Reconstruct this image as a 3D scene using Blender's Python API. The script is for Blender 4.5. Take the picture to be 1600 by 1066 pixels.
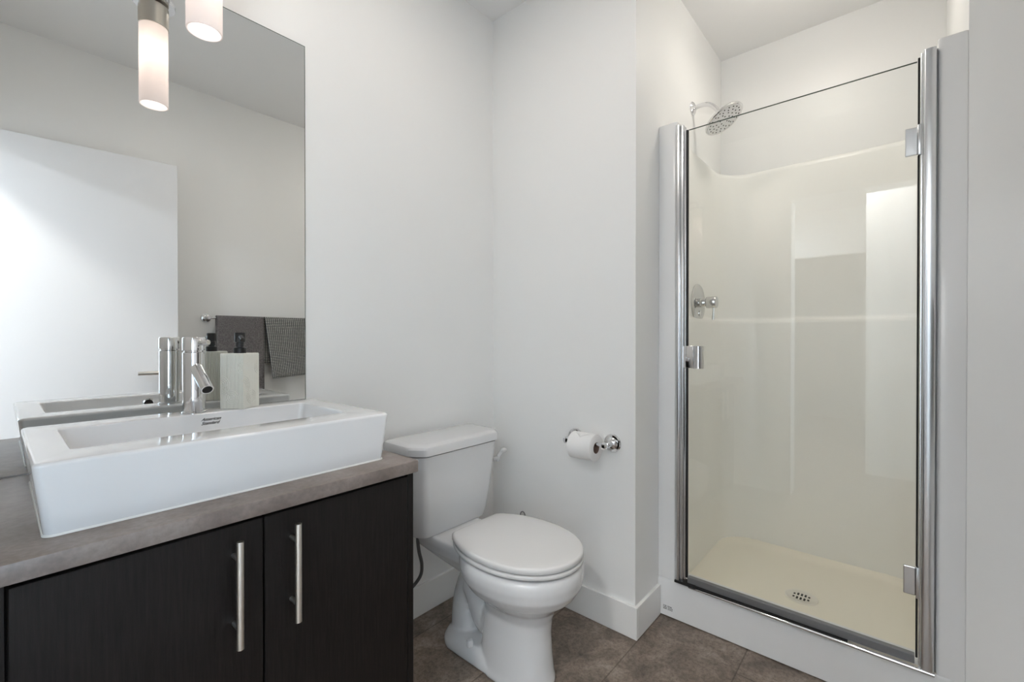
import bpy, bmesh, math, random
from mathutils import Vector, Matrix
random.seed(7)
for o in list(bpy.data.objects): bpy.data.objects.remove(o, do_unlink=True)
S = bpy.context.scene
COL = S.collection
PI = math.pi
# ------------------------------------------------------------ camera / world / exposure
CAMZ = 1.09
cam_d = bpy.data.cameras.new('camera'); cam = bpy.data.objects.new('camera', cam_d); COL.objects.link(cam)
cam_d.sensor_width = 36; cam_d.lens = 36*701/1600; cam_d.clip_start = 0.02
cam_d.shift_y = -2.3/1600
cam.location = (0, 0, CAMZ); cam.rotation_euler = (math.radians(89.7), 0, math.radians(-49.1))
S.camera = cam
w = bpy.data.worlds.new('world'); S.world = w; w.use_nodes = True
w.node_tree.nodes['Background'].inputs[0].default_value = (0.75, 0.86, 1.0, 1)
w.node_tree.nodes['Background'].inputs[1].default_value = 1.0
vs = S.view_settings
vs.view_transform = 'Standard'; vs.look = 'None'; vs.gamma = 1; vs.use_curve_mapping = False
vs.exposure = 0.12

def area(name, loc, rot, sx, sy, power, color, shape='RECTANGLE'):
    d = bpy.data.lights.new(name, 'AREA'); d.shape = shape; d.size = sx; d.size_y = sy
    d.energy = power; d.color = color
    o = bpy.data.objects.new(name, d); COL.objects.link(o); o.location = loc; o.rotation_euler = rot
    return o
LT = {'daylight': (6, (0.80, 0.90, 1.0)), 'hall_daylight': (70, (0.54, 0.77, 1.0)), 'hall_fill_light': (48, (0.86, 0.92, 1.0)), 'hall_dome_fill': (57, (1.0, 0.97, 0.94)),
      'room_fill_light': (3.4, (1.0, 0.91, 0.82)), 'shower_light': (1.9, (1.0, 0.94, 0.87)), 'shower_down_fill': (1.5, (1.0, 0.93, 0.84)), 'bulb_light': (2.3, (1.0, 0.93, 0.88))}
# daylight through the hall windows, then added unseen fills for hall, bathroom and shower pan
area('daylight', (-1.95, 2.38, 1.5), (math.radians(-90), 0, 0), 1.4, 1.6, *LT['daylight'])
area('hall_daylight', (-0.70, -2.38, 1.4), (math.radians(90), 0, 0), 0.7, 1.6, *LT['hall_daylight'])
area('hall_fill_light', (-1.9, 1.2, 2.50), (0, 0, 0), 0.4, 0.4, *LT['hall_fill_light'], 'DISK')  # added ceiling fill, out of view, brightens the rear hall
area('room_fill_light', (0.80, 0.78, 2.52), (0, 0, 0), 0.15, 0.15, *LT['room_fill_light'], 'DISK')  # added overhead fill for the bathroom, no fixture in view
area('shower_down_fill', (1.97, 0.28, 2.418), (0, 0, 0), 0.08, 0.08, *LT['shower_down_fill'], 'DISK')  # extra downward fill added under the alcove dome to brighten the pan
def point(name, loc, r, power, color):
    d = bpy.data.lights.new(name, 'POINT'); d.energy = power; d.color = color; d.shadow_soft_size = r
    o = bpy.data.objects.new(name, d); COL.objects.link(o); o.location = loc
point('shower_light', (1.97, 0.28, 2.44), 0.045, *LT['shower_light'])
point('hall_dome_fill', (-0.72, 0.30, 2.42), 0.06, *LT['hall_dome_fill'])  # added unseen hall point light that evens out the room lighting
S.cycles.max_bounces = 16; S.cycles.diffuse_bounces = 8; S.cycles.glossy_bounces = 8; S.cycles.transparent_max_bounces = 16

# ------------------------------------------------------------ materials
def new_mat(name):
    m = bpy.data.materials.new(name); m.use_nodes = True
    nt = m.node_tree; return m, nt, nt.nodes['Principled BSDF']
def setp(b, **k):
    for a, v in k.items():
        b.inputs[a.replace('_', ' ')].default_value = v
def mat(name, col, rough=0.5, metal=0.0, bump=0.0, bscale=60, var=0.0, vscale=3, coat=0.0, ior=1.5, stretch=(1, 1, 1), coords='Object'):
    m, nt, b = new_mat(name)
    b.inputs['Base Color'].default_value = (*col, 1); b.inputs['Roughness'].default_value = rough
    b.inputs['Metallic'].default_value = metal; b.inputs['IOR'].default_value = ior
    if coat: b.inputs['Coat Weight'].default_value = coat; b.inputs['Coat Roughness'].default_value = 0.05
    tc = nt.nodes.new('ShaderNodeTexCoord'); mp = nt.nodes.new('ShaderNodeMapping')
    mp.inputs['Scale'].default_value = stretch
    nt.links.new(tc.outputs[coords], mp.inputs['Vector'])
    if bump:
        n = nt.nodes.new('ShaderNodeTexNoise'); n.inputs['Scale'].default_value = bscale; n.inputs['Detail'].default_value = 4
        nt.links.new(mp.outputs[0], n.inputs['Vector'])
        bm_ = nt.nodes.new('ShaderNodeBump'); bm_.inputs['Strength'].default_value = bump; bm_.inputs['Distance'].default_value = 0.001
        nt.links.new(n.outputs['Fac'], bm_.inputs['Height']); nt.links.new(bm_.outputs[0], b.inputs['Normal'])
    if var:
        n = nt.nodes.new('ShaderNodeTexNoise'); n.inputs['Scale'].default_value = vscale; n.inputs['Detail'].default_value = 5
        nt.links.new(mp.outputs[0], n.inputs['Vector'])
        r = nt.nodes.new('ShaderNodeValToRGB'); r.color_ramp.elements[0].position = 0.3; r.color_ramp.elements[1].position = 0.7
        r.color_ramp.elements[0].color = (*[c*(1-var) for c in col], 1); r.color_ramp.elements[1].color = (*[min(1, c*(1+var)) for c in col], 1)
        nt.links.new(n.outputs['Fac'], r.inputs[0]); nt.links.new(r.outputs[0], b.inputs['Base Color'])
    return m
M = {}
M['wall'] = mat('wall_paint', (0.88, 0.88, 0.87), 0.42, bump=0.12, bscale=220)
M['ceil'] = mat('ceiling_paint', (0.87, 0.87, 0.87), 0.85, bump=0.1, bscale=150)
M['trim'] = mat('trim_paint', (0.88, 0.875, 0.86), 0.3)
M['doorp'] = mat('door_paint', (0.84, 0.85, 0.87), 0.35)
M['ceramic'] = mat('white_ceramic', (0.74, 0.74, 0.745), 0.07, coat=0.3)
M['seat'] = mat('seat_plastic', (0.68, 0.675, 0.67), 0.22)
M['acryl'] = mat('shower_acrylic', (0.93, 0.925, 0.89), 0.3)
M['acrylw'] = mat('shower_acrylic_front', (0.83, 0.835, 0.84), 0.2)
M['draincov'] = mat('drain_plastic', (0.80, 0.77, 0.70), 0.3)
M['panfloor'] = mat('pan_acrylic', (0.94, 0.89, 0.77), 0.22, bump=0.1, bscale=300)
M['chrome'] = mat('chrome', (0.78, 0.78, 0.79), 0.06, 1.0)
M['chrome_refl'] = mat('chrome_dark_reflections', (0.62, 0.62, 0.62), 0.08, 1.0)  # chrome darkened in colour to stand for dark surroundings it would mirror
M['alu'] = mat('polished_aluminium', (0.70, 0.71, 0.73), 0.24, 1.0)
M['alud'] = mat('dull_aluminium', (0.25, 0.255, 0.27), 0.5, 0.7)
M['nickel'] = mat('brushed_nickel', (0.80, 0.77, 0.72), 0.28, 1.0, bump=0.1, bscale=90, stretch=(40, 40, 1))
M['lampmetal'] = mat('satin_nickel', (0.62, 0.58, 0.52), 0.3, 1.0, bump=0.1, bscale=60, stretch=(40, 40, 1))
M['black'] = mat('black_plastic', (0.006, 0.006, 0.007), 0.4)
M['rubber'] = mat('black_rubber', (0.01, 0.01, 0.01), 0.6)
M['paper'] = mat('tissue_paper', (0.88, 0.87, 0.86), 0.95, bump=0.3, bscale=300)
M['card'] = mat('brown_cardboard', (0.20, 0.13, 0.10), 0.9)
M['hose'] = mat('braided_steel', (0.16, 0.16, 0.16), 0.4, 0.8, bump=0.8, bscale=900)
M['ink'] = mat('dark_ink', (0.02, 0.02, 0.02), 0.6)
M['caulk'] = mat('white_caulk', (0.80, 0.80, 0.77), 0.6)
M['dark'] = mat('dark_hole', (0.01, 0.01, 0.01), 0.8)
M['brownroom'] = mat('taupe_paint', (0.22, 0.20, 0.18), 0.6)

def mat_wood():
    m, nt, b = new_mat('espresso_wood')
    tc = nt.nodes.new('ShaderNodeTexCoord'); mp = nt.nodes.new('ShaderNodeMapping'); mp.inputs['Scale'].default_value = (26, 26, 1.3)
    nt.links.new(tc.outputs['Object'], mp.inputs[0])
    n = nt.nodes.new('ShaderNodeTexNoise'); n.inputs['Scale'].default_value = 9; n.inputs['Detail'].default_value = 8; n.inputs['Roughness'].default_value = 0.7
    nt.links.new(mp.outputs[0], n.inputs['Vector'])
    r = nt.nodes.new('ShaderNodeValToRGB'); r.color_ramp.elements[0].position = 0.35; r.color_ramp.elements[1].position = 0.7
    r.color_ramp.elements[0].color = (0.0045, 0.0038, 0.0036, 1); r.color_ramp.elements[1].color = (0.014, 0.0112, 0.0105, 1)
    nt.links.new(n.outputs['Fac'], r.inputs[0]); nt.links.new(r.outputs[0], b.inputs['Base Color'])
    b.inputs['Roughness'].default_value = 0.33; b.inputs['Specular IOR Level'].default_value = 0.28
    bu = nt.nodes.new('ShaderNodeBump'); bu.inputs['Strength'].default_value = 0.35; bu.inputs['Distance'].default_value = 0.001
    nt.links.new(n.outputs['Fac'], bu.inputs['Height']); nt.links.new(bu.outputs[0], b.inputs['Normal'])
    return m
M['wood'] = mat_wood()

def mat_counter():
    m, nt, b = new_mat('grey_stone_laminate')
    tc = nt.nodes.new('ShaderNodeTexCoord')
    n = nt.nodes.new('ShaderNodeTexNoise'); n.inputs['Scale'].default_value = 7; n.inputs['Detail'].default_value = 8; n.inputs['Roughness'].default_value = 0.65
    n2 = nt.nodes.new('ShaderNodeTexNoise'); n2.inputs['Scale'].default_value = 120; n2.inputs['Detail'].default_value = 4
    for k in (n, n2): nt.links.new(tc.outputs['Object'], k.inputs['Vector'])
    r = nt.nodes.new('ShaderNodeValToRGB'); r.color_ramp.elements[0].position = 0.3; r.color_ramp.elements[1].position = 0.72
    r.color_ramp.elements[0].color = (0.15, 0.120, 0.106, 1); r.color_ramp.elements[1].color = (0.31, 0.268, 0.25, 1)
    e = r.color_ramp.elements.new(0.5); e.color = (0.215, 0.178, 0.161, 1)
    mx = nt.nodes.new('ShaderNodeMixRGB'); mx.blend_type = 'MULTIPLY'; mx.inputs[0].default_value = 0.5
    r2 = nt.nodes.new('ShaderNodeValToRGB'); r2.color_ramp.elements[0].position = 0.3; r2.color_ramp.elements[1].position = 0.65
    r2.color_ramp.elements[0].color = (0.7, 0.7, 0.7, 1); r2.color_ramp.elements[1].color = (1.1, 1.1, 1.1, 1)
    nt.links.new(n.outputs['Fac'], r.inputs[0]); nt.links.new(n2.outputs['Fac'], r2.inputs[0])
    nt.links.new(r.outputs[0], mx.inputs[1]); nt.links.new(r2.outputs[0], mx.inputs[2]); nt.links.new(mx.outputs[0], b.inputs['Base Color'])
    b.inputs['Roughness'].default_value = 0.38
    return m
M['counter'] = mat_counter()

def mat_floor():
    m, nt, b = new_mat('floor_tile')
    tc = nt.nodes.new('ShaderNodeTexCoord'); mp = nt.nodes.new('ShaderNodeMapping')
    mp.inputs['Location'].default_value = (0.26, -0.40, 0)
    nt.links.new(tc.outputs['Object'], mp.inputs[0])
    br = nt.nodes.new('ShaderNodeTexBrick'); br.offset = 0.5; br.inputs['Scale'].default_value = 1
    br.inputs['Brick Width'].default_value = 0.61; br.inputs['Row Height'].default_value = 0.31
    br.inputs['Mortar Size'].default_value = 0.0025; br.inputs['Mortar Smooth'].default_value = 0.3
    br.inputs['Color1'].default_value = (0.9, 0.9, 0.9, 1); br.inputs['Color2'].default_value = (1.12, 1.1, 1.08, 1); br.inputs['Mortar'].default_value = (0.55, 0.52, 0.5, 1)
    nt.links.new(mp.outputs[0], br.inputs['Vector'])
    n = nt.nodes.new('ShaderNodeTexNoise'); n.inputs['Scale'].default_value = 9; n.inputs['Detail'].default_value = 10; n.inputs['Roughness'].default_value = 0.72; n.inputs['Distortion'].default_value = 0.6
    v = nt.nodes.new('ShaderNodeTexNoise'); v.inputs['Scale'].default_value = 75; v.inputs['Detail'].default_value = 6; v.inputs['Roughness'].default_value = 0.8
    for k in (n, v): nt.links.new(tc.outputs['Object'], k.inputs['Vector'])
    r = nt.nodes.new('ShaderNodeValToRGB'); r.color_ramp.elements[0].position = 0.32; r.color_ramp.elements[1].position = 0.7
    r.color_ramp.elements[0].color = (0.115, 0.092, 0.075, 1); r.color_ramp.elements[1].color = (0.37, 0.31, 0.26, 1)
    e = r.color_ramp.elements.new(0.5); e.color = (0.225, 0.18, 0.146, 1)
    r2 = nt.nodes.new('ShaderNodeValToRGB'); r2.color_ramp.elements[0].position = 0.36; r2.color_ramp.elements[1].position = 0.55
    r2.color_ramp.elements[0].color = (0.45, 0.42, 0.4, 1); r2.color_ramp.elements[1].color = (1.08, 1.08, 1.08, 1)
    nt.links.new(n.outputs['Fac'], r.inputs[0]); nt.links.new(v.outputs['Fac'], r2.inputs[0])
    a = nt.nodes.new('ShaderNodeMixRGB'); a.blend_type = 'MULTIPLY'; a.inputs[0].default_value = 0.8
    c = nt.nodes.new('ShaderNodeMixRGB'); c.blend_type = 'MULTIPLY'; c.inputs[0].default_value = 1
    nt.links.new(r.outputs[0], a.inputs[1]); nt.links.new(r2.outputs[0], a.inputs[2])
    nt.links.new(a.outputs[0], c.inputs[1]); nt.links.new(br.outputs['Color'], c.inputs[2]); nt.links.new(c.outputs[0], b.inputs['Base Color'])
    b.inputs['Roughness'].default_value = 0.42
    bu = nt.nodes.new('ShaderNodeBump'); bu.inputs['Strength'].default_value = 0.25; bu.inputs['Distance'].default_value = 0.002
    nt.links.new(v.outputs['Fac'], bu.inputs['Height']); nt.links.new(bu.outputs[0], b.inputs['Normal'])
    return m
M['floor'] = mat_floor()

def mat_mirror():
    m, nt, b = new_mat('mirror_silver'); setp(b, Base_Color=(0.88, 0.89, 0.88, 1), Metallic=1.0, Roughness=0.0)
    return m
M['mirror'] = mat_mirror()

def mat_glass():
    m, nt, b = new_mat('door_glass'); nt.nodes.remove(b)
    out = nt.nodes['Material Output']
    tr = nt.nodes.new('ShaderNodeBsdfTransparent'); tr.inputs[0].default_value = (0.990, 0.995, 0.990, 1)
    gl = nt.nodes.new('ShaderNodeBsdfGlossy'); gl.inputs['Roughness'].default_value = 0.0
    fr = nt.nodes.new('ShaderNodeFresnel'); fr.inputs['IOR'].default_value = 1.52
    # thin pane: same reflectance on both faces (the ray is not bent inside)
    ge = nt.nodes.new('ShaderNodeNewGeometry'); ma = nt.nodes.new('ShaderNodeMath'); ma.operation = 'MULTIPLY_ADD'
    ma.inputs[1].default_value = 1/1.52 - 1.52; ma.inputs[2].default_value = 1.52
    nt.links.new(ge.outputs['Backfacing'], ma.inputs[0]); nt.links.new(ma.outputs[0], fr.inputs['IOR'])
    mx = nt.nodes.new('ShaderNodeMixShader')
    nt.links.new(fr.outputs[0], mx.inputs[0]); nt.links.new(tr.outputs[0], mx.inputs[1]); nt.links.new(gl.outputs[0], mx.inputs[2]); nt.links.new(mx.outputs[0], out.inputs[0])
    return m
M['glass'] = mat_glass()
M['glassedge'] = mat('glass_edge', (0.10, 0.14, 0.12), 0.1)

def mat_shade():
    m, nt, b = new_mat('opal_glass'); nt.nodes.remove(b); out = nt.nodes['Material Output']
    t = nt.nodes.new('ShaderNodeBsdfTranslucent'); t.inputs[0].default_value = (0.60, 0.56, 0.54, 1)
    d = nt.nodes.new('ShaderNodeBsdfDiffuse'); d.inputs[0].default_value = (0.88, 0.85, 0.83, 1)
    mx = nt.nodes.new('ShaderNodeMixShader'); mx.inputs[0].default_value = 0.55
    e = nt.nodes.new('ShaderNodeEmission'); e.inputs[0].default_value = (1.0, 0.88, 0.83, 1); e.inputs[1].default_value = 0.2
    ad = nt.nodes.new('ShaderNodeAddShader')
    nt.links.new(t.outputs[0], mx.inputs[1]); nt.links.new(d.outputs[0], mx.inputs[2]); nt.links.new(mx.outputs[0], ad.inputs[0]); nt.links.new(e.outputs[0], ad.inputs[1]); nt.links.new(ad.outputs[0], out.inputs[0])
    return m
M['shade'] = mat_shade()
def mat_dome():
    m, nt, b = new_mat('frosted_dome'); nt.nodes.remove(b); out = nt.nodes['Material Output']
    t = nt.nodes.new('ShaderNodeBsdfTransparent'); t.inputs[0].default_value = (0.95, 0.95, 0.93, 1)
    d = nt.nodes.new('ShaderNodeBsdfTranslucent'); d.inputs[0].default_value = (0.95, 0.94, 0.92, 1)
    mx = nt.nodes.new('ShaderNodeMixShader'); mx.inputs[0].default_value = 0.2
    nt.links.new(t.outputs[0], mx.inputs[1]); nt.links.new(d.outputs[0], mx.inputs[2]); nt.links.new(mx.outputs[0], out.inputs[0])
    return m
M['domeglass'] = mat_dome()
def mat_emit(name, col, s):
    m, nt, b = new_mat(name); setp(b, Base_Color=(0.9, 0.9, 0.9, 1), Emission_Color=(*col, 1), Emission_Strength=s); return m
M['lens'] = mat_emit('lit_lens', (1, 0.93, 0.85), 6)

def mat_towel(name, c0, c1, waffle=False):
    m, nt, b = new_mat(name); tc = nt.nodes.new('ShaderNodeTexCoord')
    b.inputs['Roughness'].default_value = 0.95
    n = nt.nodes.new('ShaderNodeTexNoise'); n.inputs['Scale'].default_value = 160; n.inputs['Detail'].default_value = 4
    nt.links.new(tc.outputs['UV' if waffle else 'Object'], n.inputs['Vector'])
    r = nt.nodes.new('ShaderNodeValToRGB'); r.color_ramp.elements[0].color = (*c0, 1); r.color_ramp.elements[1].color = (*c1, 1)
    r.color_ramp.elements[0].position = 0.35; r.color_ramp.elements[1].position = 0.65
    bu = nt.nodes.new('ShaderNodeBump'); bu.inputs['Strength'].default_value = 0.8; bu.inputs['Distance'].default_value = 0.003
    if waffle:
        br = nt.nodes.new('ShaderNodeTexBrick'); br.offset = 0.0; br.inputs['Scale'].default_value = 1
        br.inputs['Brick Width'].default_value = 0.0125; br.inputs['Row Height'].default_value = 0.0105; br.inputs['Mortar Size'].default_value = 0.0024; br.inputs['Mortar Smooth'].default_value = 0.5
        br.inputs['Color1'].default_value = (*c1, 1); br.inputs['Color2'].default_value = (*[k*0.8 for k in c1], 1); br.inputs['Mortar'].default_value = (*c0, 1)
        nt.links.new(tc.outputs['UV'], br.inputs['Vector']); nt.links.new(br.outputs['Color'], b.inputs['Base Color'])
        nt.links.new(br.outputs['Fac'], bu.inputs['Height']); bu.invert = True
    else:
        nt.links.new(n.outputs['Fac'], r.inputs[0]); nt.links.new(r.outputs[0], b.inputs['Base Color']); nt.links.new(n.outputs['Fac'], bu.inputs['Height'])
    nt.links.new(bu.outputs[0], b.inputs['Normal'])
    return m
M['towel'] = mat_towel('charcoal_terry', (0.10, 0.091, 0.091), (0.20, 0.185, 0.185))
M['waffle'] = mat_towel('grey_waffle_cloth', (0.05, 0.055, 0.06), (0.55, 0.55, 0.52), True)
M['stone'] = mat('cream_resin', (0.70, 0.68, 0.61), 0.55, bump=0.2, bscale=200)

# ------------------------------------------------------------ mesh helpers
def obj(name, bm, m, parent=None, smooth=True, sharp=40, loc=None):
    me = bpy.data.meshes.new(name)
    bmesh.ops.recalc_face_normals(bm, faces=bm.faces[:])
    bm.to_mesh(me); bm.free()
    if smooth:
        me.polygons.foreach_set('use_smooth', [True]*len(me.polygons))
        me.set_sharp_from_angle(angle=math.radians(sharp))
    me.materials.append(m if not isinstance(m, str) else M[m])
    o = bpy.data.objects.new(name, me); COL.objects.link(o)
    if parent: o.parent = parent
    if loc: o.location = loc
    return o
def thing(name, label, cat, loc=(0, 0, 0), rz=0, group=None):
    o = bpy.data.objects.new(name, None); COL.objects.link(o); o.location = loc; o.rotation_euler = (0, 0, rz)
    o.empty_display_size = 0.05; o['label'] = label; o['category'] = cat
    if group: o['group'] = group
    return o
def tag(o, label, cat, group=None):
    o['label'] = label; o['category'] = cat
    if group: o['group'] = group
    return o
def struct(name, bm, m, parent=None, **k):
    o = obj(name, bm, m, parent, **k)
    if parent is None: o['kind'] = 'structure'
    return o
def box(bm, x0, y0, z0, x1, y1, z1, bev=0, seg=2):
    r = bmesh.ops.create_cube(bm, size=1)
    vs_ = r['verts']
    for v in vs_:
        v.co = Vector((x0 + (v.co.x+.5)*(x1-x0), y0 + (v.co.y+.5)*(y1-y0), z0 + (v.co.z+.5)*(z1-z0)))
    if bev:
        es = set(e for v in vs_ for e in v.link_edges)
        bmesh.ops.bevel(bm, geom=list(es), offset=bev, segments=seg, profile=0.5, affect='EDGES')
    return bm
def nbox(*a, **k): return box(bmesh.new(), *a, **k)
def loft(bm, rings, cap=True, closed=True):
    vr = [[bm.verts.new(p) for p in r] for r in rings]
    n = len(vr[0])
    for a, b in zip(vr[:-1], vr[1:]):
        for i in range(n if closed else n-1):
            j = (i+1) % n
            try: bm.faces.new((a[i], a[j], b[j], b[i]))
            except ValueError: pass
    if cap:
        bm.faces.new(vr[0]); bm.faces.new(vr[-1])
    return bm
def frame(d):
    d = d.normalized(); u = Vector((0, 0, 1)) if abs(d.z) < 0.95 else Vector((1, 0, 0))
    a = d.cross(u).normalized(); return a, a.cross(d).normalized()
def tube(bm, pts, rad, seg=20, cap=True):
    pts = [Vector(p) for p in pts]; n = len(pts)
    rs = rad if isinstance(rad, (list, tuple)) else [rad]*n
    rings = []; a0 = None
    for i, p in enumerate(pts):
        d = (pts[min(i+1, n-1)] - pts[max(i-1, 0)])
        if d.length < 1e-9: d = pts[-1]-pts[0]
        d.normalize()
        if a0 is None: a0, b0 = frame(d)
        else:
            a0 = (a0 - d*a0.dot(d)).normalized(); b0 = a0.cross(d).normalized()
        rings.append([p + (a0*math.cos(t*2*PI/seg) + b0*math.sin(t*2*PI/seg))*rs[i] for t in range(seg)])
    return loft(bm, rings, cap)
def lathe(bm, prof, c=(0, 0, 0), axis=(0, 0, 1), seg=32):
    """prof = [(radius, height)] about an axis through c, capped"""
    ax = Vector(axis).normalized(); a, b = frame(ax); c = Vector(c)
    rings = [[c + ax*h + (a*math.cos(t*2*PI/seg) + b*math.sin(t*2*PI/seg))*max(r, 1e-4) for t in range(seg)] for r, h in prof]
    return loft(bm, rings)
def rrect(x0, y0, x1, y1, r, z, n=6):
    r = max(r, 1e-4); pts = []
    for cx, cy, a in ((x1-r, y1-r, 0), (x0+r, y1-r, 90), (x0+r, y0+r, 180), (x1-r, y0+r, 270)):
        for k in range(n+1):
            t = math.radians(a + 90*k/n); pts.append(Vector((cx+r*math.cos(t), cy+r*math.sin(t), z)))
    return pts
def bez(pts, n=10):
    """catmull-rom through points"""
    P = [Vector(p) for p in pts]; P = [2*P[0]-P[1]] + P + [2*P[-1]-P[-2]]; out = []
    for i in range(1, len(P)-2):
        for k in range(n):
            t = k/n; a, b, c, d = P[i-1], P[i], P[i+1], P[i+2]
            out.append(0.5*((2*b) + (c-a)*t + (2*a-5*b+4*c-d)*t*t + (-a+3*b-3*c+d)*t**3))
    out.append(P[-2]); return out
def egg(cx, cy, hw, front, back, z, n=48, pf=2.0, pb=2.6, clampb=None):
    """ring: front (towards -y) and back (+y) half lengths, superellipse powers"""
    pts = []
    for i in range(n):
        t = 2*PI*i/n; c, s = math.cos(t), math.sin(t)
        p = pb if s > 0 else pf
        x = abs(c)**(2/p)*math.copysign(1, c)*hw; y = abs(s)**(2/p)*math.copysign(1, s)*(back if s > 0 else front)
        if clampb is not None: y = min(y, clampb)
        pts.append(Vector((cx+x, cy+y, z)))
    return pts

# ------------------------------------------------------------ the room
WY = 1.427        # wall with the mirror
BX = 1.514        # wall with the paper holder
RY = 0.722        # return wall / left wall of the alcove
SX = 1.716        # front of the shower
AX = 2.522        # alcove back wall
AR = -0.136       # alcove right wall
OY = -0.305       # wall behind the camera's right (towels)
DX = -0.17        # wall with the doorway
CZ = 2.547
struct('floor', nbox(-4.2, -2.6, -0.05, 2.7, 2.6, 0), 'floor', smooth=False)
struct('ceiling', nbox(-4.2, -2.6, CZ, 2.7, 2.6, CZ+0.05), 'ceil', smooth=False)
struct('wall_left', nbox(DX, WY, 0, BX+0.1, WY+0.1, CZ), 'wall', smooth=False)
struct('wall_back', nbox(BX, RY, 0, BX+0.1, WY, CZ), 'wall', smooth=False)
struct('wall_return', nbox(BX+0.1, RY, 0, AX+0.1, RY+0.1, CZ), 'wall', smooth=False)
struct('wall_alcove_back', nbox(AX, AR, 0, AX+0.1, RY, CZ), 'wall', smooth=False)
struct('wall_alcove_right', nbox(SX+0.002, OY-0.1, 0, AX+0.1, AR, CZ), 'wall', smooth=False)
struct('wall_right', nbox(DX, OY-0.1, 0, SX+0.002, OY, CZ), 'wall', smooth=False)
# doorway wall: opening y -0.27..0.573, z..2.04
b = nbox(DX-0.12, 0.585, 0, DX, 2.5, CZ); box(b, DX-0.12, -2.5, 0, DX, -0.285, CZ); box(b, DX-0.12, -0.285, 2.045, DX, 0.585, CZ)
struct('wall_front', b, 'wall', smooth=False)
b = nbox(DX-0.135, 0.573, 0, DX+0.012, 0.585, 2.045); box(b, DX-0.135, -0.285, 0, DX+0.012, -0.273, 2.045); box(b, DX-0.135, -0.273, 2.033, DX+0.012, 0.573, 2.045)
box(b, DX, 0.585, 0, DX+0.012, 0.645, 2.105); box(b, DX-0.132, 0.585, 0, DX-0.12, 0.645, 2.105)
box(b, DX-0.132, -0.345, 2.045, DX-0.12, 0.585, 2.105); box(b, DX, -0.285, 2.045, DX+0.012, 0.585, 2.105); box(b, DX-0.132, -0.345, 0, DX-0.12, -0.285, 2.045)
struct('trim_1', b, 'trim', smooth=False)
# hall beyond the doorway (what the shower glass mirrors)
b = nbox(-1.20, -2.5, 0, -1.10, 0.21, CZ); struct('wall_hall', b, 'wall', smooth=False)
b = nbox(-2.94, 1.10, 0, -2.84, 2.5, CZ); box(b, -2.94, -1.0, 0, -2.84, 0.28, CZ); box(b, -2.94, 0.28, 2.03, -2.84, 1.10, CZ)
struct('wall_hall_end', b, 'wall', smooth=False)
b = nbox(-4.1, -1.0, 0, -4.0, 2.5, CZ); box(b, -4.0, -1.1, 0, -1.2, -1.0, CZ); struct('wall_far', b, 'brownroom', smooth=False)
# window walls of the hall
b = nbox(-4.1, 2.5, 0, -2.7, 2.6, CZ); box(b, -1.2, 2.5, 0, DX, 2.6, CZ); box(b, -2.7, 2.5, 0, -1.2, 2.6, 0.65); box(b, -2.7, 2.5, 2.35, -1.2, 2.6, CZ)
struct('wall_window', b, 'wall', smooth=False)
b = nbox(-2.7, 2.52, 0.65, -2.64, 2.57, 2.35); box(b, -1.26, 2.52, 0.65, -1.2, 2.57, 2.35); box(b, -2.64, 2.52, 0.65, -1.26, 2.57, 0.71); box(b, -2.64, 2.52, 2.29, -1.26, 2.57, 2.35); box(b, -1.98, 2.52, 0.71, -1.92, 2.57, 2.29)
wf = struct('window_1', b, 'trim', smooth=False)
b = nbox(-1.1, -2.6, 0, -1.05, -2.5, CZ); box(b, -0.35, -2.6, 0, DX-.02, -2.5, CZ); box(b, -1.05, -2.6, 0, -0.35, -2.5, 0.6); box(b, -1.05, -2.6, 2.2, -0.35, -2.5, CZ)
struct('wall_hall_window', b, 'wall', smooth=False)
b = nbox(-1.05, -2.57, 0.6, -1.0, -2.53, 2.2); box(b, -0.40, -2.57, 0.6, -0.35, -2.53, 2.2); box(b, -1.0, -2.57, 0.6, -0.4, -2.53, 0.65); box(b, -1.0, -2.57, 2.15, -0.4, -2.53, 2.2)
struct('window_2', b, 'trim', smooth=False)
# baseboards
def base(name, x0, y0, x1, y1, top=0.118):
    struct(name, nbox(x0, y0, 0.001, x1, y1, top, bev=0.002), 'trim', smooth=False)
base('baseboard_left', 0.70, WY-0.012, BX-0.012, WY)
base('baseboard_back', BX-0.012, RY-0.012, BX, WY)
base('baseboard_return', BX, RY-0.012, SX-0.002, RY)
base('baseboard_right', 0.0, OY, SX, OY+0.012)
base('baseboard_front', DX, 0.645, DX+0.012, WY)
base('baseboard_hall', -1.10, -2.5, -1.088, 0.21)
base('baseboard_hall_end', -2.84, 1.10, -2.828, 2.5)

# ------------------------------------------------------------ open door leaf (seen in the mirror)
th = math.radians(6.0)
dr = bpy.data.objects.new('door_1', None); COL.objects.link(dr); dr['kind'] = 'structure'
dr.location = (-0.135, -0.287, 0); dr.rotation_euler = (0, 0, th)
obj('door_panel', nbox(0, 0, 0.008, 0.808, 0.036, 2.032, bev=0.0015), 'doorp', dr, smooth=False)
def lever(side):
    bm = bmesh.new(); s = side; y = 0.036 if s > 0 else 0
    lathe(bm, [(0.026, 0), (0.026, 0.006), (0.022, 0.009), (0.010, 0.010), (0.010, 0.034), (0.008, 0.036)], (0.748, y, 0.90), (0, s, 0))
    tube(bm, [(0.752, y+s*0.034, 0.90), (0.74, y+s*0.038, 0.90), (0.70, y+s*0.038, 0.90), (0.635, y+s*0.036, 0.90)], [0.009, 0.011, 0.011, 0.010], 14)
    return bm
obj('door_handle', lever(1), 'nickel', dr)
lt = nbox(0.8075, 0.008, 0.84, 0.8095, 0.028, 0.96); box(lt, 0.808, 0.013, 0.89, 0.814, 0.023, 0.91)
obj('latch_plate', lt, 'alud', dr, smooth=False)
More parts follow.
